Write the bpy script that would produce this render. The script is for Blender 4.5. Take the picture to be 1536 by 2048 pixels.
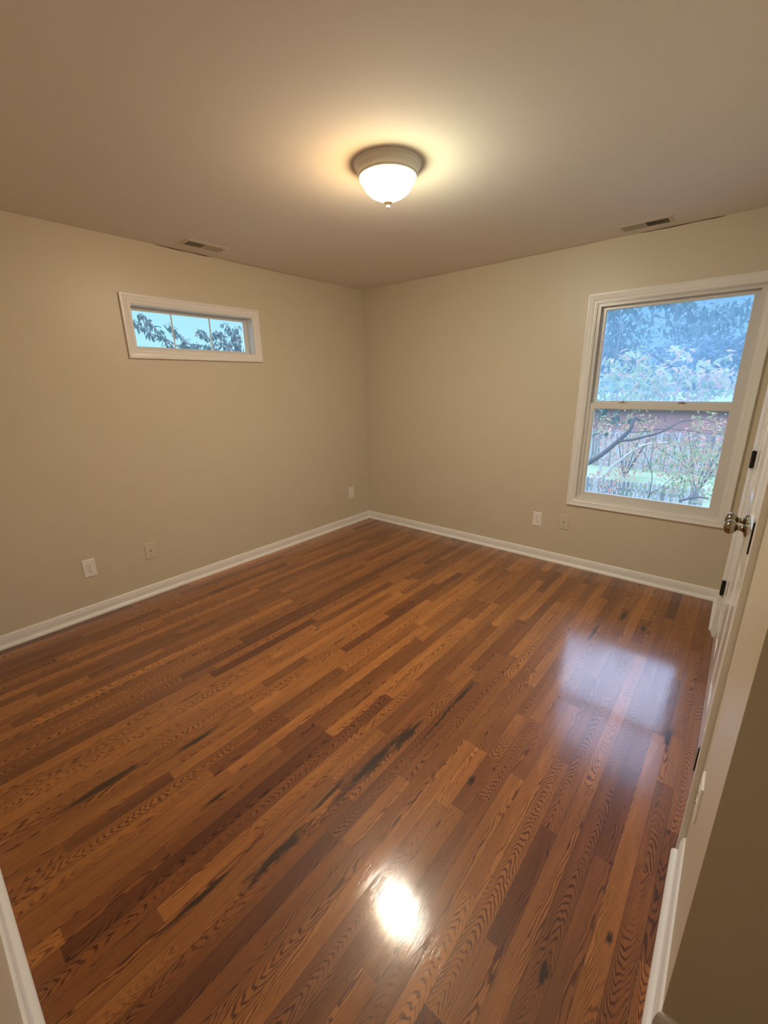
import bpy, bmesh, math, random
from mathutils import Vector, Matrix
random.seed(11)
D = bpy.data
COL = bpy.context.scene.collection
SC = bpy.context.scene
for o in list(D.objects): D.objects.remove(o, do_unlink=True)

# ------------------------------------------------------------------ camera
CAM = Vector((3.2605, -3.5631, 1.5069)); YAW, PITCH, ROLL, F = -0.70465, 0.29159, -0.01831, 846.785
cy, sy, cp, sp = math.cos(YAW), math.sin(YAW), math.cos(PITCH), math.sin(PITCH)
fw = Vector((sy*cp, cy*cp, -sp)); rr = Vector((cy, -sy, 0)); uu = rr.cross(fw)
cr, sr = math.cos(ROLL), math.sin(ROLL)
RT = rr*cr + uu*sr; UP = uu*cr - rr*sr
cam = D.cameras.new('camera'); co = D.objects.new('camera', cam); COL.objects.link(co)
m = Matrix((RT, UP, -fw)).transposed().to_4x4(); m.translation = CAM
co.matrix_world = m
cam.sensor_fit = 'HORIZONTAL'; cam.sensor_width = 36; cam.lens = F/1536*36; cam.clip_start = .01; cam.clip_end = 300
SC.camera = co
# ------------------------------------------------------------------ view and light levels
vs = SC.view_settings
vs.view_transform = 'Standard'; vs.look = 'None'; vs.gamma = 1; vs.use_curve_mapping = False; vs.exposure = 0.0
LAMP = 300.0            # radiance of the frosted glass bowl
SKY = 1.0

# ------------------------------------------------------------------ node helpers
def mat(name):
    m = D.materials.new(name); m.use_nodes = True
    nt = m.node_tree; b = nt.nodes['Principled BSDF']
    return m, nt, b
def N(nt, t, **k):
    n = nt.nodes.new(t)
    for a, v in k.items():
        if a == 'op': n.operation = v
        elif isinstance(v, (int, float, tuple, list)) and a.startswith('i'): n.inputs[int(a[1:])].default_value = v
        else: setattr(n, a, v)
    return n
def L(nt, a, b): nt.links.new(a, b)
def mth(nt, op, a, b=None, c=None, clamp=False):
    n = nt.nodes.new('ShaderNodeMath'); n.operation = op; n.use_clamp = clamp
    for i, v in enumerate((a, b, c)):
        if v is None: continue
        if isinstance(v, (int, float)): n.inputs[i].default_value = v
        else: nt.links.new(v, n.inputs[i])
    return n.outputs[0]
def mixc(nt, f, a, b, mode='MIX'):
    n = nt.nodes.new('ShaderNodeMix'); n.data_type = 'RGBA'; n.blend_type = mode
    for s, v in ((n.inputs[0], f), (n.inputs[6], a), (n.inputs[7], b)):
        if isinstance(v, (int, float)): s.default_value = v
        elif isinstance(v, tuple): s.default_value = v if len(v) == 4 else v+(1,)
        else: nt.links.new(v, s)
    return n.outputs[2]
def ramp(nt, f, a, b):     # smoothstep a..b
    n = nt.nodes.new('ShaderNodeMapRange'); n.interpolation_type = 'SMOOTHSTEP'
    nt.links.new(f, n.inputs[0]); n.inputs[1].default_value = a; n.inputs[2].default_value = b
    return n.outputs[0]
def noise(nt, vec, scale, detail=2, rough=.5):
    n = nt.nodes.new('ShaderNodeTexNoise'); n.inputs['Scale'].default_value = scale
    n.inputs['Detail'].default_value = detail; n.inputs['Roughness'].default_value = rough
    if vec is not None: nt.links.new(vec, n.inputs['Vector'])
    return n.outputs[0]

def plain(name, c, rough=.5, metal=0., vary=.04, scale=8, bump=0., bscale=200, spec=.5):
    m, nt, b = mat(name)
    tc = N(nt, 'ShaderNodeTexCoord')
    f = noise(nt, tc.outputs['Object'], scale, 3)
    c2 = tuple(min(1, x*(1+vary)) for x in c); c1 = tuple(x*(1-vary) for x in c)
    L(nt, mixc(nt, f, c1, c2), b.inputs['Base Color'])
    b.inputs['Roughness'].default_value = rough; b.inputs['Metallic'].default_value = metal
    b.inputs['Specular IOR Level'].default_value = spec
    if bump:
        bn = N(nt, 'ShaderNodeBump'); bn.inputs['Strength'].default_value = bump; bn.inputs['Distance'].default_value = .001
        L(nt, noise(nt, tc.outputs['Object'], bscale, 2), bn.inputs['Height']); L(nt, bn.outputs[0], b.inputs['Normal'])
    return m

# ------------------------------------------------------------------ world: blue dusk sky, paler towards the west (-x)
w = D.worlds.new('dusk_sky'); SC.world = w; w.use_nodes = True; nt = w.node_tree
bg = nt.nodes['Background']
tc = N(nt, 'ShaderNodeTexCoord'); sx = N(nt, 'ShaderNodeSeparateXYZ'); L(nt, tc.outputs['Generated'], sx.inputs[0])
west = ramp(nt, mth(nt, 'MULTIPLY', sx.outputs[0], -1.0), .2, .95)
up = ramp(nt, sx.outputs[2], -.02, .5)
c_e = mixc(nt, up, (.27, .56, .92), (.20, .48, 1.0))
c_w = mixc(nt, up, (.50, .95, 1.05), (.36, .80, 1.05))
hi = ramp(nt, sx.outputs[2], .17, .55)          # unseen overhead sky, brightness added to light the leaves and floor reflection
L(nt, mixc(nt, hi, mixc(nt, west, c_e, c_w), (4.2, 5.6, 8.6)), bg.inputs[0]); bg.inputs[1].default_value = SKY

# ------------------------------------------------------------------ materials
WALL = plain('beige_wall_paint', (.72, .645, .50), .40, vary=.02, scale=3, bump=.12, bscale=260, spec=.5)
CEIL = plain('ceiling_paint', (.84, .79, .72), .9, vary=.015, scale=2, bump=.1, bscale=150, spec=.1)
TRIM = plain('white_trim_paint', (.92, .90, .87), .32, vary=.015, scale=5)
DOOR = plain('white_door_paint', (.88, .86, .83), .11, vary=.01, scale=5)
VINYL = plain('white_vinyl', (.80, .78, .74), .3, vary=.01)
PLATE = plain('white_plate_plastic', (.93, .91, .87), .35, vary=.01)
PLATEB = plain('beige_painted_plate', (.73, .66, .51), .55, vary=.02)
SLOT = plain('dark_slot', (.03, .022, .016), .6)
BLACKM = plain('black_hinge_metal', (.012, .011, .011), .4, metal=.3)
GREYM = plain('dull_lock_metal', (.30, .24, .18), .35, metal=.8)
NICK = plain('antique_nickel', (.33, .28, .185), .20, metal=1., vary=.06, scale=60)
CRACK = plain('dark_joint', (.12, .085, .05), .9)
VENT = plain('vent_enamel', (.66, .60, .50), .4)
VDARK = plain('vent_shade', (.035, .028, .022), .9)
PAN = plain('lamp_pan_enamel', (.86, .83, .76), .35)
FINM = plain('lamp_finial', (.78, .62, .34), .35)

# lamp glass: glows, warmer on the one side (one bulb is warmer than the other)
m, nt, b = mat('frosted_lamp_glass'); GLOW = m
tc = N(nt, 'ShaderNodeTexCoord'); vr = N(nt, 'ShaderNodeVectorMath', operation='DOT_PRODUCT')
L(nt, tc.outputs['Object'], vr.inputs[0]); vr.inputs[1].default_value = (.76, .65, 0)
f = ramp(nt, vr.outputs['Value'], -.10, .10)
sz = N(nt, 'ShaderNodeSeparateXYZ'); L(nt, tc.outputs['Object'], sz.inputs[0])      # the bulbs hang low in the bowl, the thicker rim is dimmer and yellower
g = ramp(nt, sz.outputs[2], -.06, -.125)
L(nt, mixc(nt, g, mixc(nt, f, (1., .62, .24), (.95, .88, .46)), mixc(nt, f, (1., .82, .64), (.94, .94, .87))), b.inputs['Emission Color'])
L(nt, mth(nt, 'MULTIPLY_ADD', g, LAMP*.78, LAMP*.11), b.inputs['Emission Strength'])
b.inputs['Base Color'].default_value = (.9, .88, .8, 1); b.inputs['Roughness'].default_value = .4

# window glass: clear pane with a pale blue veil mixed in to imitate haze and flare
def glass(name, veil):
    m, nt, b = mat(name); nt.nodes.remove(b); out = nt.nodes['Material Output']
    tr = N(nt, 'ShaderNodeBsdfTransparent'); gl = N(nt, 'ShaderNodeBsdfGlossy'); gl.inputs['Roughness'].default_value = .01
    tl = N(nt, 'ShaderNodeBsdfTranslucent'); tl.inputs[0].default_value = (.42, .72, 1, 1)
    fr = N(nt, 'ShaderNodeFresnel'); fr.inputs[0].default_value = 1.45
    tc = N(nt, 'ShaderNodeTexCoord')
    a = N(nt, 'ShaderNodeMixShader')
    L(nt, mth(nt, 'MULTIPLY_ADD', noise(nt, tc.outputs['Object'], 4, 3), veil*.5, veil*.75), a.inputs[0])
    L(nt, tr.outputs[0], a.inputs[1]); L(nt, tl.outputs[0], a.inputs[2])
    c = N(nt, 'ShaderNodeMixShader'); L(nt, fr.outputs[0], c.inputs[0]); L(nt, a.outputs[0], c.inputs[1]); L(nt, gl.outputs[0], c.inputs[2])
    L(nt, c.outputs[0], out.inputs[0]); return m
GLASS_U = glass('upper_window_glass', .18); GLASS_L = glass('lower_window_glass', .045); GLASS_S = glass('small_window_glass', .035)

# oak floor
m, nt, b = mat('stained_oak_strips'); OAK = m
uv = N(nt, 'ShaderNodeUVMap'); uv.uv_map = 'plank'
s = N(nt, 'ShaderNodeSeparateXYZ'); L(nt, uv.outputs[0], s.inputs[0]); U, V = s.outputs[0], s.outputs[1]
def att(n):
    a = N(nt, 'ShaderNodeAttribute'); a.attribute_name = n; return a.outputs['Fac']
tone, r1, r2, arch = att('tone'), att('r1'), att('r2'), att('arch')
def vec(x, y, z=0.):
    c = N(nt, 'ShaderNodeCombineXYZ')
    for i, v in enumerate((x, y, z)):
        if isinstance(v, (int, float)): c.inputs[i].default_value = v
        else: L(nt, v, c.inputs[i])
    return c.outputs[0]
z50 = mth(nt, 'MULTIPLY', r2, 50)
low = noise(nt, vec(mth(nt, 'MULTIPLY', U, 16), mth(nt, 'MULTIPLY', V, 2.6), z50), 1, 3, .55)
med = noise(nt, vec(mth(nt, 'MULTIPLY', U, 50), mth(nt, 'MULTIPLY', V, 7), z50), 1, 3)
uc = mth(nt, 'SUBTRACT', U, r1)
Fd = mth(nt, 'MULTIPLY', mth(nt, 'MULTIPLY', uc, uc), 4500)
Fd = mth(nt, 'ADD', Fd, mth(nt, 'MULTIPLY', V, arch))
Fd = mth(nt, 'ADD', Fd, mth(nt, 'MULTIPLY', low, 10.0))
Fd = mth(nt, 'ADD', Fd, mth(nt, 'MULTIPLY', med, 1.3))
wv = mth(nt, 'MULTIPLY_ADD', mth(nt, 'SINE', mth(nt, 'MULTIPLY', Fd, 6.283)), .5, .5)
ringv = noise(nt, vec(mth(nt, 'MULTIPLY', U, 30), mth(nt, 'MULTIPLY', V, 3), mth(nt, 'ADD', z50, 7)), 1, 2)
ring = mth(nt, 'MULTIPLY', ramp(nt, wv, .50, 1.0), ramp(nt, ringv, .22, .60))
pores = noise(nt, vec(mth(nt, 'MULTIPLY', U, 700), mth(nt, 'MULTIPLY', V, 22), z50), 1, 2)
pore = ramp(nt, pores, .54, .72)
patch = noise(nt, vec(mth(nt, 'MULTIPLY', U, 9), mth(nt, 'MULTIPLY', V, 1.3), mth(nt, 'ADD', z50, 3)), 1, 2)
t2 = mth(nt, 'ADD', tone, mth(nt, 'MULTIPLY_ADD', patch, .5, -.25), clamp=True)
base = mixc(nt, t2, (.145, .036, .009), (.60, .232, .052))
base = mixc(nt, mth(nt, 'MULTIPLY', ring, .95), base, mixc(nt, 1., base, (.24, .125, .07), 'MULTIPLY'))
base = mixc(nt, mth(nt, 'MULTIPLY', pore, .62), base, mixc(nt, 1., base, (.40, .28, .20), 'MULTIPLY'))
# mineral streaks and knots, each at its own place on the boards
geo = N(nt, 'ShaderNodeNewGeometry'); sg = N(nt, 'ShaderNodeSeparateXYZ'); L(nt, geo.outputs['Position'], sg.inputs[0])
wob = noise(nt, vec(mth(nt, 'MULTIPLY', sg.outputs[0], 70), mth(nt, 'MULTIPLY', sg.outputs[1], 10)), 1, 5, .65)
wob2 = noise(nt, vec(mth(nt, 'MULTIPLY', sg.outputs[0], 420), mth(nt, 'MULTIPLY', sg.outputs[1], 22)), 1, 3, .6)
ST = [(2.312, -2.54, .026, .24), (2.330, -2.36, .027, .13), (2.300, -3.02, .022, .17), (2.335, -2.30, .012, .10), (2.395, -1.98, .010, .20), (2.40, -2.22, .006, .14),
      (2.275, -2.76, .010, .14), (3.098, -2.752, .016, .034), (3.215, -2.56, .009, .022), (2.67, -2.36, .012, .035),
      (1.62, -2.95, .016, .13), (2.22, -3.25, .012, .15), (2.85, -.62, .022, .10), (2.98, -.72, .014, .05), (1.36, -2.02, .010, .035),
      (1.02, -1.85, .008, .04), (1.95, -3.05, .010, .08), (3.23, -1.62, .018, .09), (2.75, -.95, .012, .12), (1.55, -3.30, .02, .2)]
mask = None
for (x0, y0, a, bb) in ST:
    dx = mth(nt, 'MULTIPLY', mth(nt, 'ADD', sg.outputs[0], -x0), 1/a); dy = mth(nt, 'MULTIPLY', mth(nt, 'ADD', sg.outputs[1], -y0), 1/bb)
    d = mth(nt, 'SQRT', mth(nt, 'ADD', mth(nt, 'MULTIPLY', dx, dx), mth(nt, 'MULTIPLY', dy, dy)))
    mask = d if mask is None else mth(nt, 'MINIMUM', mask, d)
mask = mth(nt, 'ADD', mask, mth(nt, 'MULTIPLY_ADD', wob, 2.4, -1.2)); mask = mth(nt, 'ADD', mask, mth(nt, 'MULTIPLY_ADD', wob2, 1.6, -.8))
stain = mth(nt, 'SUBTRACT', 1., ramp(nt, mask, .35, 1.15))
base = mixc(nt, mth(nt, 'MULTIPLY', stain, .94), base, (.022, .007, .003))
# seams
au = mth(nt, 'ABSOLUTE', U)
seam = att('halfw'); ed = mth(nt, 'SUBTRACT', seam, au)
sm = mth(nt, 'SUBTRACT', 1., ramp(nt, ed, .0003, .0011))
base = mixc(nt, mth(nt, 'MULTIPLY', sm, .7), base, (.02, .009, .004))
L(nt, base, b.inputs['Base Color'])
b.inputs['Roughness'].default_value = .42; b.inputs['Specular IOR Level'].default_value = .35
b.inputs['Coat Weight'].default_value = 1.0; b.inputs['Coat IOR'].default_value = 1.53
crn = noise(nt, geo.outputs['Position'], 7, 3)
L(nt, mth(nt, 'MULTIPLY_ADD', crn, .08, .085), b.inputs['Coat Roughness'])
bn = N(nt, 'ShaderNodeBump'); bn.inputs['Strength'].default_value = .35; bn.inputs['Distance'].default_value = .0004
h = mth(nt, 'ADD', mth(nt, 'MULTIPLY', ring, -.5), mth(nt, 'MULTIPLY', pore, -.5)); L(nt, h, bn.inputs['Height'])
L(nt, bn.outputs[0], b.inputs['Normal'])
bn2 = N(nt, 'ShaderNodeBump'); bn2.inputs['Strength'].default_value = .16; bn2.inputs['Distance'].default_value = .0006
wav = noise(nt, vec(mth(nt, 'MULTIPLY', sg.outputs[0], 60), mth(nt, 'MULTIPLY', sg.outputs[1], 22)), 1, 3)
L(nt, mth(nt, 'ADD', mth(nt, 'MULTIPLY', h, .35), wav), bn2.inputs['Height']); L(nt, bn2.outputs[0], b.inputs['Coat Normal'])

def colored(name, pal, rough=.6, attr='tone', trans=0.):
    m, nt, b = mat(name); a = N(nt, 'ShaderNodeAttribute'); a.attribute_name = attr
    cr = N(nt, 'ShaderNodeValToRGB'); cr.color_ramp.interpolation = 'LINEAR'
    e = cr.color_ramp.elements
    while len(e) < len(pal): e.new(.5)
    for i, c in enumerate(pal): e[i].position = i/(len(pal)-1); e[i].color = c+(1,)
    L(nt, a.outputs['Fac'], cr.inputs[0]); L(nt, cr.outputs[0], b.inputs['Base Color']); b.inputs['Roughness'].default_value = rough
    if trans:
        b.inputs['Transmission Weight'].default_value = 0
        out = nt.nodes['Material Output']; tl = N(nt, 'ShaderNodeBsdfTranslucent'); L(nt, cr.outputs[0], tl.inputs[0])
        mx = N(nt, 'ShaderNodeMixShader'); mx.inputs[0].default_value = trans
        L(nt, b.outputs[0], mx.inputs[1]); L(nt, tl.outputs[0], mx.inputs[2]); L(nt, mx.outputs[0], out.inputs[0])
    return m
LEAF = colored('autumn_leaves', [(0.130, 0.221, 0.104), (0.221, 0.305, 0.130), (0.325, 0.364, 0.169), (0.403, 0.338, 0.182), (0.481, 0.299, 0.169), (0.455, 0.234, 0.195), (0.429, 0.364, 0.299)], .5, trans=.45)
LEAFG = colored('dusky_leaves', [(0.040, 0.075, 0.065), (0.070, 0.110, 0.085), (0.110, 0.150, 0.100), (0.200, 0.135, 0.110)], .6, trans=.4)  # blue dusk light is mixed into these leaf colours
LEAFO = colored('orange_shrub_leaves', [(0.293, 0.195, 0.117), (0.455, 0.260, 0.156), (0.403, 0.195, 0.169), (0.338, 0.299, 0.221)], .6, trans=.4)
BARK = plain('dark_bark', (.085, .075, .07), .85, vary=.35, scale=30, bump=.6, bscale=60)
BARKP = plain('pale_bark', (0.325, 0.312, 0.293), .8, vary=.2, scale=30)
FENCE = colored('weathered_pickets', [(0.156, 0.143, 0.137), (0.247, 0.234, 0.221), (0.338, 0.325, 0.312)], .85)
GRASS = plain('lawn', (0.195, 0.247, 0.130), .9, vary=.3, scale=1.2)
BRICK = plain('reddish_siding', (0.325, 0.163, 0.143), .8, vary=.1, scale=3)
ROOF = plain('pale_roof', (0.156, 0.189, 0.234), .8, vary=.1, scale=2)
FARG = colored('far_foliage', [(0.070, 0.110, 0.130), (0.100, 0.145, 0.150), (0.140, 0.170, 0.150)], .9, trans=.3)  # distance haze put into the leaf colour as blue-grey
EXT = plain('exterior_siding', (.55, .52, .46), .8)

# ------------------------------------------------------------------ mesh helpers
def link(name, bm, material, parent=None, smooth=False, recalc=True):
    if recalc: bmesh.ops.recalc_face_normals(bm, faces=bm.faces)
    me = D.meshes.new(name); bm.to_mesh(me); bm.free()
    if smooth:
        for p in me.polygons: p.use_smooth = True
    o = D.objects.new(name, me); COL.objects.link(o)
    if material: me.materials.append(material)
    if parent: o.parent = parent
    return o
def tag(o, label, cat, group=None, kind=None):
    o['label'] = label; o['category'] = cat
    if group: o['group'] = group
    if kind: o['kind'] = kind
    return o
def thing(name, label, cat, mw=None, group=None, kind=None):
    o = D.objects.new(name, None); COL.objects.link(o); o.empty_display_size = .05
    if mw is not None: o.matrix_world = mw
    return tag(o, label, cat, group, kind)
def box(bm, a, b, T=None, bev=0.):
    xs, ys, zs = zip(a, b); g = []
    for x in xs:
        for y in ys:
            for z in zs:
                p = Vector((x, y, z)); g.append(bm.verts.new(T @ p if T else p))
    fs = [bm.faces.new([g[i] for i in q]) for q in ((0, 1, 3, 2), (4, 6, 7, 5), (0, 4, 5, 1), (2, 3, 7, 6), (0, 2, 6, 4), (1, 5, 7, 3))]
    if bev:
        es = {e for f in fs for e in f.edges}
        bmesh.ops.bevel(bm, geom=list(es), offset=bev, segments=2, affect='EDGES', profile=.6)
def sweep(bm, rows, closed_u=False, closed_v=False):
    vs_ = [[bm.verts.new(p) for p in r] for r in rows]
    nu, nv = len(rows), len(rows[0])
    for i in range(nu if closed_u else nu-1):
        for j in range(nv if closed_v else nv-1):
            bm.faces.new((vs_[i][j], vs_[(i+1) % nu][j], vs_[(i+1) % nu][(j+1) % nv], vs_[i][(j+1) % nv]))
    return vs_
def ring(bm, prof, a0, a1, z0, z1, mp):
    """mitred rectangular moulding; prof = [(inset from the outer edge, depth)], mp(a, depth, z) -> point"""
    rows = []
    for (o, d) in prof:
        rows.append([mp(a0+o, d, z0+o), mp(a1-o, d, z0+o), mp(a1-o, d, z1-o), mp(a0+o, d, z1-o)])
    sweep(bm, rows, closed_u=True, closed_v=True)
def uring(bm, prof, a0, a1, z0, z1, mp):
    rows = []
    for (o, d) in prof:
        rows.append([mp(a0+o, d, z0), mp(a0+o, d, z1-o), mp(a1-o, d, z1-o), mp(a1-o, d, z0)])
    v = sweep(bm, rows, closed_u=True)
    bm.faces.new([r[0] for r in v]); bm.faces.new([r[-1] for r in v])
def lathe(bm, prof, seg=48, T=None, start=0):
    rows = []
    for (r, z) in prof:
        rows.append([(lambda p: T @ p if T else p)(Vector((max(r, 1e-5)*math.cos(2*math.pi*k/seg), max(r, 1e-5)*math.sin(2*math.pi*k/seg), z))) for k in range(seg)])
    sweep(bm, rows, closed_v=True)
def tube(bm, pts, rad, seg=8):
    pts = [Vector(p) for p in pts]; rows = []
    for i, p in enumerate(pts):
        d = (pts[min(i+1, len(pts)-1)]-pts[max(i-1, 0)]).normalized()
        a = d.orthogonal().normalized() if i == 0 else (a - d*a.dot(d)).normalized()
        b = d.cross(a); r = rad[i] if isinstance(rad, (list, tuple)) else rad
        rows.append([p+(a*math.cos(2*math.pi*k/seg)+b*math.sin(2*math.pi*k/seg))*r for k in range(seg)])
    v = sweep(bm, rows, closed_v=True)
    bm.faces.new(v[0][::-1]); bm.faces.new(v[-1])
def bez(pts, n=4):      # Catmull-Rom smoothing
    P = [Vector(p) for p in pts]; P = [2*P[0]-P[1]]+P+[2*P[-1]-P[-2]]; out = []
    for i in range(1, len(P)-2):
        for k in range(n):
            t = k/n; a, b_, c, d = P[i-1], P[i], P[i+1], P[i+2]
            out.append(.5*((2*b_)+(c-a)*t+(2*a-5*b_+4*c-d)*t*t+(3*b_-a-3*c+d)*t**3))
    out.append(P[-2]); return out

# ------------------------------------------------------------------ dimensions
H = 2.44; FY = -3.66                     # ceiling height, front wall
AL = .0085                               # the closet wall is very slightly out of square
O3 = Vector((3.322, 0, 0)); S3 = Vector((math.sin(AL), -math.cos(AL), 0)); N3 = Vector((-math.cos(AL), -math.sin(AL), 0))
def RW(s, d, z): return O3+S3*s+N3*d+Vector((0, 0, z))        # right-wall coordinates: along, out into the room, up
RM = Matrix((S3, -N3, Vector((0, 0, 1)))).transposed().to_4x4(); RM.translation = O3   # x=s, y=-d
SE = 2.685                               # length of the closet wall, where the entry begins
EX = 4.45                                # far side of the entry
HX = RW(SE, 0, 0).x; EY = RW(SE, 0, 0).y
W1 = (2.283, 3.219, .591, 2.048)         # large window hole (x0,x1,z0,z1)
W2 = (-2.291, -1.358, 1.766, 2.055)      # small window hole (y0,y1,z0,z1)
DS0, DS1, DH = .570, 2.095, 2.045        # closet opening along the wall, its height

def struct(o, label, cat): return tag(o, label, cat, kind='structure')

# ------------------------------------------------------------------ floor of individual boards
PW = .0572
bm = bmesh.new()
lu = bm.loops.layers.uv.new('plank')
lt = {k: bm.faces.layers.float.new(k) for k in ('tone', 'r1', 'r2', 'arch', 'halfw')}
# boards that stand out
OVL = [ # x, y0, y1, tone, r1, arch
 (2.300, -3.35, -2.72, .62, .030, 20), (2.320, -2.72, -1.75, .45, .0, 34),
 (2.60, -3.40, -3.022, .12, .030, 8), (2.60, -3.022, -1.9, .72, .030, 10), (2.545, -3.62, -2.2, .78, -.030, 12),
 (2.75, -3.05, -2.40, .22, .030, 8), (2.75, -2.40, -1.9, .42, .0, 45),
 (2.93, -3.00, -2.05, .66, .0, 42), (2.99, -2.78, -2.36, .10, .030, 5), (3.05, -3.0, -2.1, .6, .030, 8), (3.20, -3.2, -2.66, .62, .02, 26),
 (3.16, -3.3, -2.35, .28, .030, 8), (3.26, -2.3, -1.9, .3, .0, 30),
 (1.905, -2.95, -1.55, .92, .030, 10), (1.96, -2.75, -1.7, .15, .030, 8), (1.85, -3.0, -2.62, .08, .030, 8),
 (2.02, -2.55, -2.05, .3, .030, 10), (2.08, -2.56, -1.3, .9, .030, 10), (2.14, -2.2, -1.0, .8, -.030, 9),
 (1.79, -2.2, -1.2, .72, .0, 30), (1.62, -2.6, -1.6, .65, .01, 34), (1.45, -2.45, -1.35, .50, .0, 40), (1.3, -2.0, -1.2, .15, .030, 8),
 (1.13, -1.65, -1.15, .04, .030, 6), (.86, -1.75, -1.0, .55, .05, 8), (2.45, -1.5, -.7, .8, .030, 9), (2.36, -1.1, -.3, .75, .030, 10),
]
x = -.03; row = 0
while x < EX:
    x1 = x+PW; xc = (x+x1)/2
    y = FY-.03-random.random()*.6; top = .03
    fixed = sorted([(a, b_, t, g, ar) for (xx, a, b_, t, g, ar) in OVL if x <= xx < x1])
    segs = []
    while y < top:
        nxt = [f_ for f_ in fixed if f_[0] >= y-1e-6]
        if nxt and nxt[0][0]-y < .32:
            f_ = nxt[0]
            if segs and f_[0] > y: segs[-1][1] = f_[0]
            segs.append([max(f_[0], segs[-1][1] if segs else f_[0]-.5) if segs else y, f_[1], .46+(f_[2]-.46)*.72, f_[3], f_[4]]); y = f_[1]; fixed.remove(f_)
            continue
        ln = random.choice((.32, .5, .7, .9, 1.1, 1.4))*random.uniform(.85, 1.15)
        if nxt: ln = min(ln, nxt[0][0]-y)
        t = min(1, max(0, random.gauss(.43, .18)))
        g = random.choice((-1, 1))*(random.uniform(0, .013) if random.random() < .38 else random.uniform(.020, .042)); ar = random.choice((-1, 1))*(random.uniform(4, 20) if abs(g) > .02 else random.uniform(22, 48))
        segs.append([y, y+ln, t, g, ar]); y += ln
    for (ya, yb, t, g, ar) in segs:
        ya = max(ya, FY-.03); yb = min(yb, top)
        if yb-ya < .005: continue
        za, zb = random.uniform(-.00016, .00016), random.uniform(-.00016, .00016)
        q = [(x, ya, za), (x1, ya, zb), (x1, yb, zb*.6), (x, yb, za*.6)]
        f_ = bm.faces.new([bm.verts.new(p) for p in q])
        ov = random.random()*40
        for lp, (u_, v_) in zip(f_.loops, ((-PW/2, ya), (PW/2, ya), (PW/2, yb), (-PW/2, yb))): lp[lu].uv = (u_, v_+ov)
        f_[lt['tone']] = t; f_[lt['r1']] = g; f_[lt['r2']] = random.random(); f_[lt['arch']] = ar; f_[lt['halfw']] = PW/2
    x = x1; row += 1
floor = link('floor', bm, OAK, recalc=False)
struct(floor, 'glossy reddish-brown oak strip floor laid towards the window wall', 'floor')
bm = bmesh.new(); box(bm, (-.15, FY-.15, -.25), (EX+.15, .15, -.002)); link('subfloor', bm, SLOT, floor)

# ------------------------------------------------------------------ walls, ceiling
T_ = .15
bm = bmesh.new()     # left wall
y0, y1, z0, z1 = W2
for a, b_ in (((-T_, FY-T_, -.25), (0, y0, H)), ((-T_, y1, -.25), (0, T_, H)), ((-T_, y0, -.25), (0, y1, z0)), ((-T_, y0, z1), (0, y1, H))): box(bm, a, b_)
wl = struct(link('wall_left', bm, WALL), 'beige left wall with the small high window', 'wall')
bm = bmesh.new()
x0, x1, z0, z1 = W1
for a, b_ in (((0, 0, -.25), (x0, T_, H)), ((x1, 0, -.25), (EX+T_, T_, H)), ((x0, 0, -.25), (x1, T_, z0)), ((x0, 0, z1), (x1, T_, H))): box(bm, a, b_)
wb = struct(link('wall_back', bm, WALL), 'beige far wall with the large sash window', 'wall')
bm = bmesh.new()
for a, b_ in (((0, 0, 0), (DS0-.02, .115, H)), ((DS1+.02, 0, 0), (SE, .115, H)), ((DS0-.02, 0, DH+.02), (DS1+.02, .115, H))): box(bm, a, b_, RM)
wr = struct(link('wall_right', bm, WALL), 'beige right wall holding the closet doors', 'wall')
bm = bmesh.new(); box(bm, (HX, EY, 0), (EX, EY+.115, H)); we = struct(link('wall_entry', bm, WALL), 'shaded beige wall of the entry at the right edge', 'wall')
bm = bmesh.new(); box(bm, (EX, FY-T_, 0), (EX+T_, 0, H)); struct(link('wall_hall', bm, WALL), 'beige end wall of the entry, out of view', 'wall')
bm = bmesh.new(); box(bm, (0, FY-T_, 0), (EX, FY, H)); struct(link('wall_front', bm, WALL), 'beige near wall at the lower left corner', 'wall')
bm = bmesh.new(); box(bm, (-T_, FY-T_, H), (EX+T_, T_, H+.2)); struct(link('ceiling', bm, CEIL), 'flat dull beige-white ceiling around the dome light', 'ceiling')
# open paint joints where wall meets ceiling beside each vent
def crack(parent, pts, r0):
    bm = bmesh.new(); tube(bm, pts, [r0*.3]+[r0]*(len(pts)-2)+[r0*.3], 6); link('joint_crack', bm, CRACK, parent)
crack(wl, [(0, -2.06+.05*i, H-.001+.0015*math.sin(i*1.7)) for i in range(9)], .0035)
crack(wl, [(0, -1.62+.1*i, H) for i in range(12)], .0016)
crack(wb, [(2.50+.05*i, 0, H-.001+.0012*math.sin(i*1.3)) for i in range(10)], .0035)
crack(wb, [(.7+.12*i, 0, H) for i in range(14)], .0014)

# baseboards
BP = [(0, 0), (.030, 0), (.030, .007), (.0275, .0125), (.022, .0175), (.0145, .0195), (.0125, .022), (.0125, .056), (.0105, .060), (.0115, .064), (.0095, .069), (.0085, .075), (.005, .081), (.001, .083), (0, .083)]
def baseboard(name, path, label, ends=True):
    """path: 2D points with the room on the left-hand side of travel; mitred at corners"""
    P = [Vector(p) for p in path]; rows = []
    for i, p in enumerate(P):
        d0 = (p-P[i-1]).normalized() if i else None; d1 = (P[i+1]-p).normalized() if i < len(P)-1 else None
        if d0 is None: d0 = d1
        if d1 is None: d1 = d0
        n0 = Vector((-d0.y, d0.x)); n1 = Vector((-d1.y, d1.x)); mm = (n0+n1); mm /= (1+n0.dot(n1))
        rows.append([Vector((p.x+mm.x*o, p.y+mm.y*o, z)) for (o, z) in BP])
    bm = bmesh.new(); v = sweep(bm, rows, closed_v=True)
    bm.faces.new(v[0]); bm.faces.new(v[-1])
    return struct(link(name, bm, TRIM), label, 'baseboard')
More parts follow.
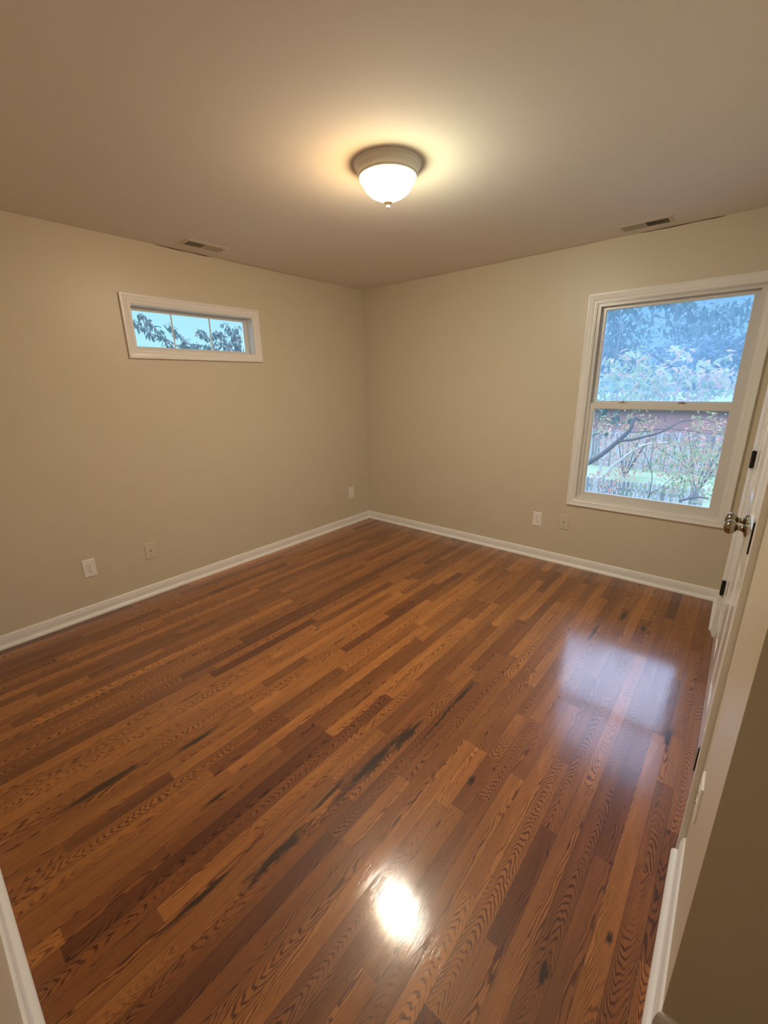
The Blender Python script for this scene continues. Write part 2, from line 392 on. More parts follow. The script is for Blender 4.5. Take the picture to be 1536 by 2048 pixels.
r2 = lambda s: (RW(s, 0, 0).x, RW(s, 0, 0).y)
baseboard('baseboard_left', [(0, 0), (0, FY)], 'white baseboard along the left wall')
baseboard('baseboard_back', [(O3.x, 0), (0, 0)], 'white baseboard along the window wall')
baseboard('baseboard_right', [r2(.491), r2(0)], 'short white baseboard between closet casing and window wall')
baseboard('baseboard_entry', [(EX, EY), (HX, EY), r2(2.174)], 'white baseboard wrapping the near corner beside the entry')
baseboard('baseboard_front', [(0, FY), (EX, FY)], 'white baseboard at the lower left corner')

# ------------------------------------------------------------------ window 1 (double hung)
win = thing('window_1', 'large double-hung window with white casing, autumn tree outside', 'window', kind='structure')
mp1 = lambda a, d, z: Vector((a, -d, z))        # d into the room
CP = [(0, 0), (0, .016), (.002, .0185), (.010, .0185), (.012, .0165), (.014, .0165), (.016, .015), (.034, .0125), (.037, .0135), (.041, .0125), (.045, .010), (.055, .0095), (.057, .008), (.057, 0)]
bm = bmesh.new(); ring(bm, CP, W1[0]-.057, W1[1]+.057, W1[2]-.057, W1[3]+.057, mp1); link('window_casing', bm, TRIM, win)
bm = bmesh.new()
ring(bm, [(0, .004), (.007, .004), (.007, -.010), (.016, -.010), (.016, -.128), (0, -.128)], *W1[:2], *W1[2:], mp1)   # jamb liner
ring(bm, [(.014, -.014), (.028, -.014), (.028, -.0235), (.014, -.0235)], W1[0], W1[1], W1[2], W1[3], mp1)
ring(bm, [(.014, -.052), (.021, -.052), (.021, -.056), (.014, -.056)], W1[0], W1[1], W1[2], W1[3], mp1)
link('window_frame', bm, VINYL, win)
def sash(name, a0, a1, z0, z1, din, dout, gl, stile=.033, rails=None):
    bm = bmesh.new()
    def fr(prof, mpx): ring(bm, prof, a0, a1, z0, z1, mpx)
    fr([(0, -din), (stile-.004, -din), (stile, -din-.004), (stile, -dout), (0, -dout)], mp1)
    s_ = link(name, bm, VINYL, win)
    bm = bmesh.new(); md = (din+dout)/2+.004
    box(bm, (a0+stile-.004, md, z0+stile-.004), (a1-stile+.004, md+.003, z1-stile+.004)); link('window_pane', bm, gl, s_)
    return s_
lo = sash('lower_sash', 2.300, 3.202, .608, 1.346, .024, .052, GLASS_L, .043)
up_ = sash('upper_sash', 2.300, 3.200, 1.322, 2.036, .060, .088, GLASS_U, .040)
for lx in (2.525, 2.895):
    bm = bmesh.new()
    box(bm, (lx-.026, .026, 1.346), (lx+.026, .050, 1.351), bev=.0015)
    lathe(bm, [(0, 1.351), (.011, 1.351), (.011, 1.358), (.007, 1.361), (0, 1.361)], 16, Matrix.Translation((lx+.004, .038, 0)))
    box(bm, (lx-.022, .029, 1.354), (lx+.006, .036, 1.359), bev=.0015)
    link('sash_lock', bm, GREYM, lo)

# ------------------------------------------------------------------ window 2 (small, fixed, on the left wall)
win2 = thing('window_2', 'small high three-light window with white casing on the left wall', 'window', kind='structure')
mp2 = lambda a, d, z: Vector((d, a, z))
bm = bmesh.new(); ring(bm, CP, W2[0]-.057, W2[1]+.057, W2[2]-.057, W2[3]+.057, mp2); link('window_casing', bm, TRIM, win2)
bm = bmesh.new()
ring(bm, [(0, .004), (.006, .004), (.006, -.080), (.016, -.080), (.016, -.088), (.008, -.095), (.008, -.14), (0, -.14)], *W2[:2], *W2[2:], mp2)
link('window_frame', bm, VINYL, win2)
bm = bmesh.new()
ring(bm, [(.008, -.085), (.026, -.085), (.029, -.090), (.029, -.115), (.008, -.115)], W2[0], W2[1], W2[2], W2[3], mp2)
for my in (-1.978, -1.683): box(bm, (-.104, my-.0045, W2[2]+.028), (-.096, my+.0045, W2[3]-.028))
sh2 = link('window_sash', bm, VINYL, win2)
bm = bmesh.new(); box(bm, (-.102, W2[0]+.025, W2[2]+.025), (-.099, W2[1]-.025, W2[3]-.025)); link('window_pane', bm, GLASS_S, sh2)

# ------------------------------------------------------------------ closet: casing, jamb, two doors
mp3 = lambda a, d, z: RW(a, d, z)
bm = bmesh.new(); CPD = [(o*1.28, d) for o, d in CP]
uring(bm, CPD, DS0-.078, DS1+.077, 0, DH+.077, mp3)
struct(link('trim_1', bm, TRIM), 'white casing around the closet doors on the right wall', 'door casing')
bm = bmesh.new(); uring(bm, [(0, .001), (.017, .001), (.017, -.115), (0, -.115)], DS0-.018, DS1+.018, 0, DH+.018, mp3)
uring(bm, [(.015, -.040), (.027, -.040), (.027, -.075), (.015, -.075)], DS0-.018, DS1+.018, 0, DH+.018, mp3)
struct(link('trim_2', bm, TRIM), 'white jamb inside the closet door casing', 'door jamb')
bm = bmesh.new()
for a, b_ in (((.2, .60, 0), (2.6, .62, H)), ((.2, .115, 0), (.22, .6, H)), ((2.58, .115, 0), (2.6, .6, H))): box(bm, a, b_, RM)
struct(link('wall_closet', bm, WALL), 'inner walls of the closet behind its closed doors', 'wall')
def panel_door(name, s0, s1, label, knob_s, hinge_s, hs):
    z0, z1 = .012, DH-.004; w_ = s1-s0
    root = thing(name, label, 'door', kind='structure')
    mw = s0+.004; me = s1-.004; st = .105; mid = (mw+me)/2; mu = .05
    cols = ((mw+st, mid-mu), (mid+mu, me-st)); rowsz = ((z0+.20, z0+.80), (z0+.98, z0+1.60), (z0+1.71, z1-.115))
    bm = bmesh.new()
    d0, d1 = .0, -.035
    xs = [mw, cols[0][0], cols[0][1], cols[1][0], cols[1][1], me]
    zs = [z0, rowsz[0][0], rowsz[0][1], rowsz[1][0], rowsz[1][1], rowsz[2][0], rowsz[2][1], z1]
    for i in range(5):
        for j in range(7):
            hole = i in (1, 3) and j in (1, 3, 5)
            a, b_, c, d_ = xs[i], xs[i+1], zs[j], zs[j+1]
            if not hole:
                bm.faces.new([bm.verts.new(RW(*p)) for p in ((a, d0, c), (b_, d0, c), (b_, d0, d_), (a, d0, d_))])
            else:
                pr = [(0, 0), (.005, -.004), (.012, -.0085), (.022, -.0085), (.045, -.003)]
                rows = [[RW(a+o, dd, c+o), RW(b_-o, dd, c+o), RW(b_-o, dd, d_-o), RW(a+o, dd, d_-o)] for o, dd in pr]
                v = sweep(bm, rows, closed_v=True); bm.faces.new(v[-1])
    bmesh.ops.remove_doubles(bm, verts=bm.verts, dist=1e-5)
    # edges and back
    for q in (((mw, d0, z0), (mw, d1, z0), (mw, d1, z1), (mw, d0, z1)), ((me, d0, z0), (me, d1, z0), (me, d1, z1), (me, d0, z1)),
              ((mw, d0, z1), (me, d0, z1), (me, d1, z1), (mw, d1, z1)), ((mw, d0, z0), (me, d0, z0), (me, d1, z0), (mw, d1, z0)),
              ((mw, d1, z0), (me, d1, z0), (me, d1, z1), (mw, d1, z1))):
        bm.faces.new([bm.verts.new(RW(*p)) for p in q])
    link('door_panel', bm, DOOR, root)
    # knob
    T = Matrix((S3, Vector((0, 0, 1)), N3)).transposed().to_4x4(); T.translation = RW(knob_s, 0, .925)
    bm = bmesh.new()
    lathe(bm, [(0, 0), (.033, 0), (.0335, .002), (.032, .005), (.026, .008), (.016, .012), (.012, .017), (.0105, .024), (.012, .031), (.018, .035),
               (.0255, .041), (.0292, .048), (.0300, .054), (.0285, .062), (.0235, .069), (.0150, .0738), (.006, .0757), (0, .0759)], 40, T)
    link('door_knob', bm, NICK, root, smooth=True)
    for hz in hs:
        bm = bmesh.new(); sg_ = 1 if hinge_s < knob_s else -1
        hd = .012
        Tk = Matrix.Translation(RW(hinge_s, hd, 0))
        for k in range(5):
            lathe(bm, [(0, hz+.0178*k), (.0062, hz+.0178*k), (.0062, hz+.0178*k+.0172), (0, hz+.0178*k+.0172)], 14, Tk)
        lathe(bm, [(0, hz-.004), (.004, hz-.004), (.0045, hz), (0, hz)], 12, Tk); lathe(bm, [(0, hz+.089), (.0045, hz+.089), (.004, hz+.093), (0, hz+.093)], 12, Tk)
        a, b_ = sorted((hinge_s-sg_*.006, hinge_s-sg_*.009))
        box(bm, (a, -.020, hz), (b_, .0, hz+.089), RM)
        link('door_hinge', bm, BLACKM, root)
    return root
mid = (DS0+DS1)/2
HZ = (.285, 1.045, 1.77)
panel_door('door_1', DS0, mid, 'far white panelled closet door, nearest the window', mid-.062, DS0+.002, HZ)
panel_door('door_2', mid, DS1, 'near white panelled closet door, nearest the camera', mid+.062, DS1-.002, HZ)

# ------------------------------------------------------------------ ceiling light
lamp = thing('ceiling_light', 'lit flush-mount dome light at the middle of the ceiling', 'ceiling light', Matrix.Translation((1.845, -1.830, H)))
bm = bmesh.new()
lathe(bm, [(0, 0), (.151, 0), (.151, -.004), (.148, -.008), (.1425, -.009), (.1425, -.018), (.1395, -.0215), (.1355, -.024), (.1345, -.036), (.1325, -.040), (.1340, -.0425), (.1325, -.045), (.1300, -.046), (.1310, -.0485), (.1295, -.051), (.124, -.052), (.118, -.050), (.118, -.03), (0, -.03)], 96)
link('lamp_pan', bm, PAN, lamp, smooth=False)
for p in lamp.children[0].data.polygons: p.use_smooth = True
bm = bmesh.new()
lathe(bm, [(.122, -.047), (.1265, -.053), (.1245, -.059), (.119, -.065), (.114, -.070), (.111, -.077), (.107, -.085), (.100, -.094), (.090, -.104), (.076, -.114), (.058, -.123), (.040, -.130), (.027, -.135), (.018, -.139), (0, -.140)], 96)
dome = link('glass_bowl', bm, GLOW, lamp, smooth=True)
bm = bmesh.new()
lathe(bm, [(0, -.136), (.019, -.138), (.022, -.1415), (.018, -.146), (.010, -.149), (.0055, -.152), (.006, -.1545), (.0085, -.157), (.009, -.160), (.0065, -.164), (.003, -.166), (0, -.1665)], 32)
link('finial', bm, FINM, lamp, smooth=True)

# ------------------------------------------------------------------ ceiling vents
def vent(cx, cy_, rz, label):
    mw = Matrix.Translation((cx, cy_, H)) @ Matrix.Rotation(rz, 4, 'Z')
    t = thing('ceiling_vent', label, 'vent', mw, 'ceiling vents')
    a, b_ = .148, .071        # half length (x), half width (y)
    bm = bmesh.new(); mp = lambda x_, d, y_: Vector((x_, y_, -d))
    ring(bm, [(0, 0), (.001, .003), (.020, .0075), (.023, .0075), (.023, .0)], -a, a, -b_, b_, mp)
    box(bm, (-.003, -b_+.022, -.007), (.003, b_-.022, -.001))
    link('vent_frame', bm, VENT, t)
    bm = bmesh.new(); box(bm, (-a+.02, -b_+.02, -.0012), (a-.02, b_-.02, -.0002)); link('vent_shade_sheet', bm, VDARK, t)  # dark sheet painted as the shade of a duct; the ceiling has no hole
    bm = bmesh.new()
    for sgn in (-1, 1):
        x_ = sgn*.0085
        while abs(x_) < a-.027:
            T = Matrix.Translation((x_, 0, -.0040)) @ Matrix.Rotation(-sgn*math.radians(38), 4, 'Y')
            box(bm, (-.0004, -b_+.023, -.0036), (.0004, b_-.023, .0036), T); x_ += sgn*.0062
    link('louvers', bm, VENT, t)
    bm = bmesh.new(); box(bm, (-a+.008, -.004, -.0115), (-a+.017, .004, -.005), bev=.001); link('damper_lever', bm, VENT, t)
    return t
vent(.208, -1.824, -math.pi/2, 'slim louvred ceiling vent beside the left wall')
vent(2.562, -.172, math.pi, 'slim louvred ceiling vent above the large window')

# ------------------------------------------------------------------ wall plates
def plate_mw(pos, nrm):
    n = Vector(nrm); z = Vector((0, 0, 1)); x_ = z.cross(n)*-1
    x_ = Vector((0, 0, 1)).cross(n); M_ = Matrix((x_, z, n)).transposed().to_4x4(); M_.translation = Vector(pos); return M_   # local x right, y up, z out
def plate_body(t, mt, w_=.0385, h_=.0625, slotted=True):
    bm = bmesh.new()
    rows = [[Vector((sx_*(w_-o), sy_*(h_-o), d)) for sx_, sy_ in ((-1, -1), (1, -1), (1, 1), (-1, 1))] for o, d in ((0, 0), (0, .0025), (.0015, .0045), (.004, .006))]
    v = sweep(bm, rows, closed_v=True); bm.faces.new(v[-1]); bm.faces.new(v[0]); return link('wall_plate', bm, mt, t)
def outlet(pos, nrm, label):
    t = thing('wall_outlet', label, 'outlet', plate_mw(pos, nrm), 'white duplex outlets')
    plate_body(t, PLATE)
    for sgn in (1, -1):
        bm = bmesh.new(); c = sgn*.0195
        rows = [[Vector((max(-.0165, min(.0165, .0185*math.cos(k*math.pi/12)))*q, c+.0135*math.sin(k*math.pi/12)*q, d)) for k in range(24)] for q, d in ((1, .005), (1, .0072), (.94, .0078))]
        v = sweep(bm, rows, closed_v=True); bm.faces.new(v[-1]); rc = link('receptacle', bm, PLATE, t)
        bm = bmesh.new()
        box(bm, (-.0085, c-.0005, .0076), (-.0062, c+.0085, .0082)); box(bm, (.0058, c+.0005, .0076), (.0082, c+.0075, .0082))
        lathe(bm, [(0, .0082), (.0028, .0082), (.0028, .0076), (0, .0076)], 12, Matrix.Translation((0, c-.0065, 0)))
        link('slots', bm, SLOT, rc)
    bm = bmesh.new(); lathe(bm, [(0, .0055), (.0030, .0055), (.0030, .0068), (0, .0073)], 14); link('screw', bm, GREYM, t)
    return t
def coax(pos, nrm, label):
    t = thing('cable_plate', label, 'cable plate', plate_mw(pos, nrm), 'beige painted cable plates')
    plate_body(t, PLATEB)
    bm = bmesh.new(); lathe(bm, [(.0075, .0055), (.0075, .0075), (.006, .009), (.0042, .009), (.0042, .0062), (0, .0062)], 20); link('socket_ring', bm, PLATEB, t)
    bm = bmesh.new(); lathe(bm, [(.0050, .0085), (.0050, .0094), (0, .0096)], 16); link('socket_hole', bm, SLOT, t)
    for c in (.042, -.042):
        bm = bmesh.new(); lathe(bm, [(.0034, .0055), (.0034, .0066), (0, .0072)], 14, Matrix.Translation((0, c, 0))); link('screw', bm, GREYM if c < 0 else PLATEB, t)
    return t
outlet((0, -2.838, .347), (1, 0, 0), 'white duplex outlet low on the left wall, nearest the camera')
coax((0, -2.440, .348), (1, 0, 0), 'beige cable plate with dark centre hole on the left wall')
outlet((0, -.288, .359), (1, 0, 0), 'small white outlet on the left wall beside the room corner')
outlet((1.995, 0, .357), (0, -1, 0), 'white duplex outlet on the window wall, left of the cable plate')
coax((2.222, 0, .372), (0, -1, 0), 'beige cable plate on the wall below the large window')
outlet(RW(2.30, 0, .372), tuple(N3), 'white outlet seen edge-on on the right wall near the closet')

# ------------------------------------------------------------------ outside
def at(u, v, Y):       # point at distance Y behind the window wall, on the ray through a photo pixel
    d = fw + RT*((u-768)/F) + UP*((1024-v)/F); t = (Y-CAM.y)/d.y; return CAM+d*t
def atx(u, v, X):
    d = fw + RT*((u-768)/F) + UP*((1024-v)/F); t = (X-CAM.x)/d.x; return CAM+d*t
GZ = -3.0
bm = bmesh.new(); bm.faces.new([bm.verts.new(p) for p in ((-60, T_+.02, GZ), (40, T_+.02, GZ), (40, 90, GZ), (-60, 90, GZ))])
bm.faces.new([bm.verts.new(p) for p in ((-60, -30, GZ), (-T_-.02, -30, GZ), (-T_-.02, T_+.02, GZ), (-60, T_+.02, GZ))])
struct(link('ground', bm, GRASS), 'grey-green lawn below the window', 'lawn')
bm = bmesh.new(); box(bm, (-T_-.02, FY-T_, GZ), (-T_, T_+.02, -.25)); box(bm, (-T_, T_, GZ), (EX+T_, T_+.02, -.25)); struct(link('wall_outside', bm, EXT), 'outer wall of the storey below', 'wall')

def leafbm(): 
    bm = bmesh.new(); return bm, bm.faces.layers.float.new('tone')
def leaf(bm, lay, p, size, tone, droop=.6, rnd=random):
    a = rnd.uniform(0, 2*math.pi); dr = rnd.gauss(-droop, .45)
    d = Vector((math.cos(a)*math.cos(dr), math.sin(a)*math.cos(dr), math.sin(dr))).normalized()
    s_ = d.cross(Vector((0, 0, 1))).normalized(); ro = rnd.uniform(-.9, .9); n = s_.cross(d)
    s_ = s_*math.cos(ro)+n*math.sin(ro); n = s_.cross(d)
    P = lambda l_, w_, h_=0: bm.verts.new(p+d*(l_*size)+s_*(w_*size)+n*(h_*size))
    b0, t0, c = P(0, 0), P(1, 0, -.06), P(.5, 0, .0)
    l1, l2, r1_, r2_ = P(.28, .20, .07), P(.66, .17, .06), P(.28, -.20, .07), P(.66, -.17, .06)
    for q in ((b0, c, l1), (c, l2, l1), (c, t0, l2), (b0, r1_, c), (c, r1_, r2_), (c, r2_, t0)):
        f_ = bm.faces.new(q); f_[lay] = tone

K = lambda a, b_: (1130+a/4.389, 780+b_/4.389)
def path(pts, Y0, Y1):
    n = len(pts); return [at(*K(*p), Y0+(Y1-Y0)*i/(n-1)) for i, p in enumerate(pts)]
# the near tree, its limb crossing the lower sash
tree = thing('autumn_tree', 'near tree with forked dark limb and green and orange leaves across the large window', 'tree')
bmT = bmesh.new(); twigs = []
def limb(pts, r0, r1_, bmx, seg=8):
    p = bez(pts, 4); n = len(p); tube(bmx, p, [r0+(r1_-r0)*i/(n-1) for i in range(n)], seg); twigs.extend(p[len(p)//3:])
mainp = path([(205, 640), (330, 560), (440, 470), (530, 390), (580, 330), (600, 265), (620, 235)], 2.0, 2.35)
base_ = Vector((mainp[0].x-1.35, 2.1, GZ))
tube(bmT, bez([base_, base_+Vector((.05, 0, 1.4)), base_+Vector((.18, 0, 2.5)), mainp[0]+Vector((-.55, 0, -.25)), mainp[0]], 5), [.13+(.032-.13)*i/20 for i in range(21)], 10)
limb(mainp, .030, .017, bmT, 10)
f2 = path([(470, 450), (600, 435), (720, 405), (830, 375), (930, 325), (1000, 285), (1060, 270), (1150, 260), (1220, 250)], 2.1, 2.7)
limb(f2, .015, .006, bmT)
limb(path([(610, 250), (700, 270), (770, 250), (830, 235)], 2.35, 2.6), .012, .006, bmT)
limb(path([(570, 370), (700, 365), (830, 345), (930, 345), (1100, 360), (1250, 385), (1390, 385)], 2.2, 3.0), .006, .004, bmT)
limb(path([(870, 225), (895, 330)], 2.5, 2.55), .004, .003, bmT)
limb(path([(630, 250), (680, 320), (725, 375)], 2.3, 2.3), .004, .003, bmT)
limb(path([(735, 945), (765, 770), (735, 640), (680, 540), (580, 450)], 1.9, 2.1), .005, .003, bmT)
limb(path([(250, 560), (250, 430), (340, 340), (445, 230)], 2.0, 2.5), .004, .002, bmT)
limb(path([(740, 920), (860, 840), (950, 755)], 1.9, 2.2), .005, .003, bmT)
limb(path([(830, 960), (900, 860), (1000, 760), (1100, 720)], 2.0, 2.2), .003, .002, bmT)
limb(path([(800, 500), (900, 560), (1020, 640), (1100, 720), (1300, 790)], 2.3, 2.6), .004, .002, bmT)
limb(path([(1000, 975), (1100, 950), (1180, 940), (1260, 955)], 1.7, 1.8), .012, .007, bmT)
limb(path([(1100, 960), (1150, 900), (1130, 800)], 1.75, 1.9), .008, .004, bmT)
for (ua, va, ub, vb) in ((1335, 745, 1410, 680), (1200, 800, 1230, 700), (1420, 790, 1470, 775), (1190, 700, 1260, 640), (1230, 720, 1240, 600)):
    limb([at(ua, va, 2.2), at((ua+ub)/2+6, (va+vb)/2, 2.4), at(ub, vb, 2.6)], .006, .003, bmT)
link('branches', bmT, BARK, tree, smooth=True)
bmL, lay = leafbm()
rn = random.Random(5)
def scatter(n, reg, Y0, Y1, smin, smax, tones, bmx, layx, droop=.6, f=at):
    """leaf sprays inside a region given by an ellipse; each spray is several leaves off one twig"""
    for _ in range(n):
        u_, v_, ru, rv = reg; a = rn.uniform(0, 6.28); q = math.sqrt(rn.random())
        c = f(u_+ru*q*math.cos(a), v_+rv*q*math.sin(a), rn.uniform(Y0, Y1))
        for k in range(rn.randint(2, 5)):
            leaf(bmx, layx, c+Vector((rn.gauss(0, .035), rn.gauss(0, .035), rn.gauss(0, .02))), rn.uniform(smin, smax), min(1, max(0, rn.choice(tones)+rn.gauss(0, .07))), droop, rn)
G_, Y_, O_, R_ = .08, .35, .62, .82
for reg, n, tones in (
    ((1265, 775, 72, 34), 105, (G_, .2, Y_, .3, .5, O_)), ((1380, 770, 85, 38), 110, (G_, .2, Y_, O_, R_, .95)), ((1440, 740, 40, 45), 24, (G_, .25, .95, R_)), ((1250, 730, 55, 25), 22, (.2, Y_, R_)),
    ((1330, 720, 90, 30), 30, (.2, .35, .5, .8))):
    scatter(n, reg, 1.5, 3.2, .07, .115, tones, bmL, lay)
for reg, n, tones in (
    ((1370, 925, 70, 50), 150, (G_, .2, .2, .3, Y_, .5, O_, .95)), ((1300, 900, 60, 45), 45, (G_, .25, O_, R_)), ((1410, 880, 40, 45), 40, (.2, O_, R_, R_)), ((1225, 955, 45, 28), 45, (O_, .75, R_, .95)),
    ((1270, 840, 60, 18), 22, (O_, .7, .3)), ((1420, 845, 30, 20), 16, (.4, .55, O_)), ((1390, 975, 60, 30), 60, (G_, .2, .95)), ((1200, 850, 15, 18), 14, (.2, .95, .5)), ((1300, 980, 60, 18), 30, (G_, .2, O_))):
    scatter(n, reg, 1.7, 3.4, .035, .065, tones, bmL, lay)
link('foliage', bmL, LEAF, tree, recalc=False)

# pale bare saplings rising at the lower left of the view
def sapling(paths, label, Y):
    t = thing('pale_sapling', label, 'sapling')
    bm = bmesh.new()
    for i, pts in enumerate(paths):
        P = [at(*K(*p), Y+.05*j) for j, p in enumerate(pts)]
        if i == 0: P = [Vector((P[0].x+.05, P[0].y, GZ)), P[0]+Vector((.03, 0, -1.0))]+P
        pp = bez(P, 4); tube(bm, pp, [.035-.024*(k/(len(pp)-1)) if i == 0 else .022-.016*(k/(len(pp)-1)) for k in range(len(pp))], 8)
    link('branches', bm, BARKP, t, smooth=True)
sapling([[(265, 830), (340, 760), (420, 670), (520, 590), (620, 520), (720, 475), (900, 462)], [(265, 825), (300, 720), (340, 600), (400, 470), (455, 370)], [(330, 620), (380, 540), (440, 430)]], 'pale bare sapling forking behind the lower window sash', 4.2)

# small shrubs of orange leaves on the lawn
def shrub(u_, v_, Y, r, h_, label, tones, n=420, ls=.16):
    c = at(u_, v_, Y); t = thing('orange_shrub', label, 'shrub', Matrix.Translation((c.x, c.y, GZ)))
    bm = bmesh.new()
    for k in range(7):
        a = rn.uniform(0, 6.28); tube(bm, [Vector((0, 0, 0)), Vector((math.cos(a)*r*.4, math.sin(a)*r*.4, h_*.6)), Vector((math.cos(a)*r*.7, math.sin(a)*r*.7, h_*.95))], [.03, .02, .008], 6)
    link('stems', bm, BARK, t)
    bm, ly = leafbm()
    for k in range(n):
        d = Vector((rn.gauss(0, 1), rn.gauss(0, 1), rn.gauss(0, 1))).normalized()*(rn.random()**.4)
        leaf(bm, ly, Vector((d.x*r, d.y*r, h_*.55+d.z*h_*.5)), rn.uniform(.6, 1.3)*ls, min(1, max(0, rn.choice(tones)+rn.gauss(0, .08))), .3, rn)
    link('foliage', bm, LEAFO, t, recalc=False)
shrub(1415, 860, 17, 1.7, 2.9, 'reddish shrub in front of the far fence, right part of the window', (.5, .65, .3), 520, .2)
shrub(1265, 835, 19, 1.6, 2.6, 'orange shrub before the far fence, left part of the window', (.1, .35, .4), 420, .2)
shrub(1225, 900, 10.5, 1.0, 1.2, 'low russet shrub on the lawn behind the pale sapling', (.3, .6, .95), 300, .13)

# fences
def fence(xa, xb, Y, ztop, zbot, pw, label):
    t = thing('picket_fence', label, 'fence'); bm = bmesh.new(); ly = bm.faces.layers.float.new('tone'); x_ = xa; k = 0
    while x_ < xb:
        zt = ztop+rn.uniform(-.03, .03); w_ = pw*.82
        q = [Vector((x_, Y, zbot)), Vector((x_+w_, Y, zbot)), Vector((x_+w_, Y, zt-.06)), Vector((x_+w_*.7, Y, zt)), Vector((x_+w_*.3, Y, zt)), Vector((x_, Y, zt-.06))]
        n0 = len(bm.faces); a = [bm.verts.new(p) for p in q]; b_ = [bm.verts.new(p+Vector((0, .02, 0))) for p in q]
        fs = [bm.faces.new(a), bm.faces.new(b_[::-1])]+[bm.faces.new((a[i], a[(i+1) % 6], b_[(i+1) % 6], b_[i])) for i in range(6)]
        tn = rn.random()
        for f_ in fs: f_[ly] = tn
        x_ += pw; k += 1
    link('pickets', bm, FENCE, t)
    bm = bmesh.new()
    for zz in (zbot+.3, ztop-.35): box(bm, (xa, Y+.02, zz), (xb, Y+.06, zz+.09))
    link('rails', bm, FENCE, t)
    x_ = xa
    while x_ < xb:
        bm = bmesh.new(); box(bm, (x_, Y+.03, GZ), (x_+.1, Y+.13, ztop-.05)); link('post', bm, FENCE, t); x_ += 2.4
fence(-9, 6, 22.0, -1.0, -3.0, .15, 'long grey picket fence far across the lawn')
fence(-3.2, 2.6, 11.5, -1.55, -3.0, .12, 'nearer low grey picket fence seen through the leaves')

# a neighbouring house: pale roof over reddish wall
hs_ = thing('neighbour_house', 'low reddish house with pale roof beyond the far fence', 'house')
bm = bmesh.new(); box(bm, (-9, 34, GZ), (9, 42, -.55)); link('wall', bm, BRICK, hs_)
bm = bmesh.new(); sweep(bm, [[Vector((-9.5, 33.5, -.6)), Vector((-9.5, 38, .55)), Vector((-9.5, 42.5, -.6))], [Vector((9.5, 33.5, -.6)), Vector((9.5, 38, .55)), Vector((9.5, 42.5, -.6))]], closed_v=True); link('roof', bm, ROOF, hs_)

# trees beyond
def bigtree(c, r, h_, n, ls, label, matl, tones, name='broadleaf_tree'):
    t = thing(name, label, 'tree', Matrix.Translation(c), 'trees beyond the lawn')
    bm = bmesh.new(); tube(bm, [Vector((0, 0, 0)), Vector((.1, 0, h_*.4)), Vector((0, .1, h_*.8))], [r*.09, r*.06, r*.02], 8)
    for k in range(9):
        a = rn.uniform(0, 6.28); z_ = h_*rn.uniform(.35, .6); tube(bm, [Vector((0, 0, z_)), Vector((math.cos(a)*r*.5, math.sin(a)*r*.5, z_+h_*.15)), Vector((math.cos(a)*r*.8, math.sin(a)*r*.8, z_+h_*.25))], [r*.03, r*.018, r*.006], 6)
    link('trunk', bm, BARK, t)
    bm, ly = leafbm(); bl = [(Vector((rn.gauss(0, .42)*r, rn.gauss(0, .42)*r, h_*rn.uniform(.42, .95))), r*rn.uniform(.22, .42)) for _ in range(26)]
    for k in range(n):
        b0, br = rn.choice(bl); d = Vector((rn.gauss(0, 1), rn.gauss(0, 1), rn.gauss(0, .8))).normalized()*(rn.random()**.45)*br
        leaf(bm, ly, b0+d, ls*rn.uniform(.7, 1.3), min(1, max(0, rn.choice(tones)+rn.gauss(0, .1))), .4, rn)
    link('foliage', bm, matl, t, recalc=False)
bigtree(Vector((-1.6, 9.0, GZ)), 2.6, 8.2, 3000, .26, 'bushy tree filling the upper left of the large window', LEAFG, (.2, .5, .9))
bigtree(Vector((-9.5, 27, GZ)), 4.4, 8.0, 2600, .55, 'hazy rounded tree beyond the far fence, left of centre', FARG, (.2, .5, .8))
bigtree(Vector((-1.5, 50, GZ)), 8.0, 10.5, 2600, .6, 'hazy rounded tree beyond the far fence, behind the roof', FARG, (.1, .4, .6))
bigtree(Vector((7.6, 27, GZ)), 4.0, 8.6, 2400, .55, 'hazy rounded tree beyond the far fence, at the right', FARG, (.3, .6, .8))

# branches outside the small window
t2 = thing('leafy_branch_tree', 'tree with hanging pointed leaves outside the small high window', 'tree')
bm = bmesh.new(); bmL2, ly2 = leafbm()
KW = lambda a, b_: (200+a/4.2667, 550+b_/4.2667)
sprays = [[(640, 640), (540, 530), (450, 440), (380, 370), (330, 320)], [(520, 520), (430, 500), (350, 440), (290, 380)], [(800, 610), (720, 560), (640, 480), (580, 420)],
          [(960, 640), (940, 560), (880, 490), (830, 470)], [(1100, 640), (1060, 540), (1010, 490), (970, 520)], [(1190, 650), (1150, 560), (1120, 480), (1060, 410)], [(1190, 560), (1150, 500), (1190, 430)],
          [(1000, 640), (860, 600), (740, 590), (700, 600)], [(1200, 620), (1080, 590), (980, 570)]]
root_ = Vector((-2.4, -.2, GZ))
hub = atx(*KW(1150, 900), -2.0)
tube(bm, bez([root_, root_+Vector((.1, -.05, 2)), hub], 5), [.11-.07*i/10 for i in range(11)], 8)
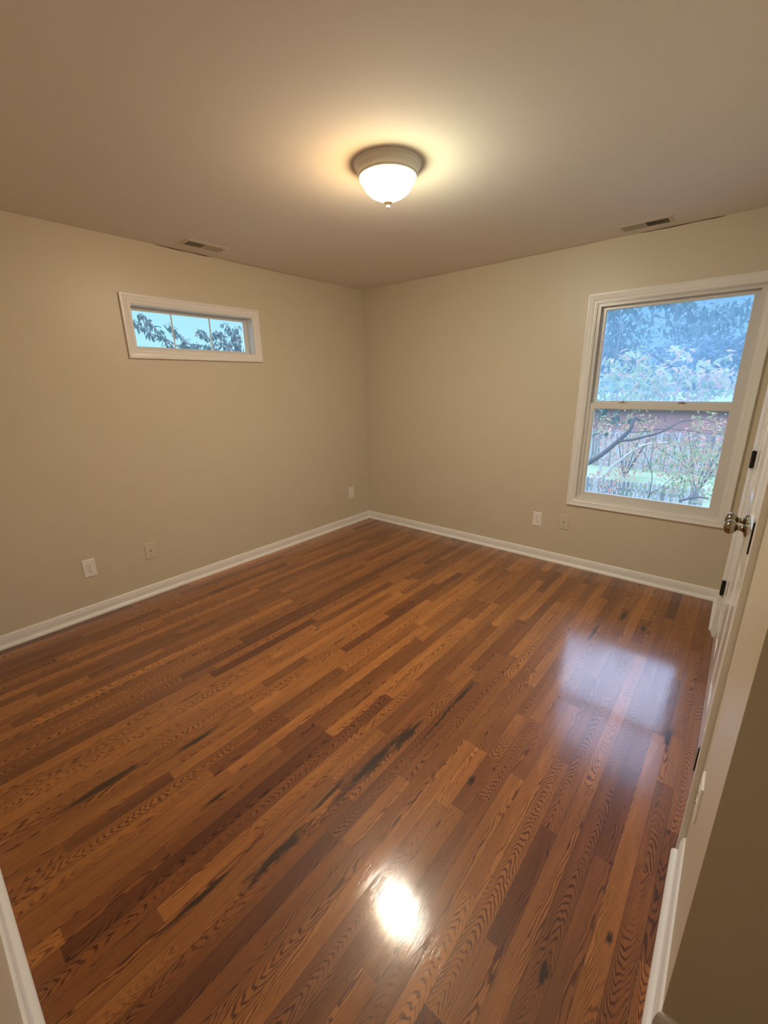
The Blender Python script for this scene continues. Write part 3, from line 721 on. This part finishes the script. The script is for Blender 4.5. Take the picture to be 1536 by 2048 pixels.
for sp_ in sprays:
    P = [atx(*KW(*p), -1.9-.1*j) for j, p in enumerate(sp_)]
    pp = bez([hub, P[0]], 3)+bez(P, 5)[1:]
    tube(bm, pp, [.010-.008*(k/(len(pp)-1)) for k in range(len(pp))], 6)
    for q in bez(P, 7):
        for _ in range(rn.randint(2, 3)): leaf(bmL2, ly2, q+Vector((rn.gauss(0, .025), rn.gauss(0, .025), rn.gauss(0, .012))), rn.uniform(.05, .085), min(1, max(0, rn.choice((0, .2, .3, .9))+rn.gauss(0, .06))), 1.0, rn)
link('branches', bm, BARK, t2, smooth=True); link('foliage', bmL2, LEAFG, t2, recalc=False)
# hanging sprays of the near tree against the sky, top of the upper sash
bmS, lyS = leafbm(); bmB = bmesh.new()
t3 = thing('overhanging_tree', 'dark leafy sprays hanging at the top left of the large window', 'tree')
r3 = Vector((.5, 4.6, GZ)); hub3 = at(1190, 520, 3.4)
tube(bmB, bez([r3, r3+Vector((.1, -.1, 3)), hub3], 5), [.12-.08*i/10 for i in range(11)], 8)
for sp_ in ([(1225, 590), (1228, 640), (1222, 690), (1215, 730)], [(1240, 590), (1262, 615), (1280, 650), (1275, 690)], [(1290, 585), (1320, 600), (1345, 610), (1372, 632)], [(1345, 600), (1385, 615), (1405, 640)],
            [(1405, 640), (1430, 628), (1465, 615), (1498, 608)], [(1210, 610), (1245, 640), (1262, 665)], [(1222, 660), (1250, 690), (1255, 720)], [(1260, 600), (1300, 640), (1350, 655), (1390, 655)], [(1420, 650), (1455, 640), (1490, 640)]):
    P = [at(*p, 3.0+.15*j) for j, p in enumerate(sp_)]
    tube(bmB, bez([hub3, P[0]], 3)+bez(P, 4)[1:], .004, 5)
    for q in bez(P, 8):
        for _ in range(rn.randint(2, 5)): leaf(bmS, lyS, q+Vector((rn.gauss(0, .06), rn.gauss(0, .06), rn.gauss(0, .05))), rn.uniform(.07, .13), min(1, max(0, rn.choice((0, .2, .4))+rn.gauss(0, .06))), .9, rn)
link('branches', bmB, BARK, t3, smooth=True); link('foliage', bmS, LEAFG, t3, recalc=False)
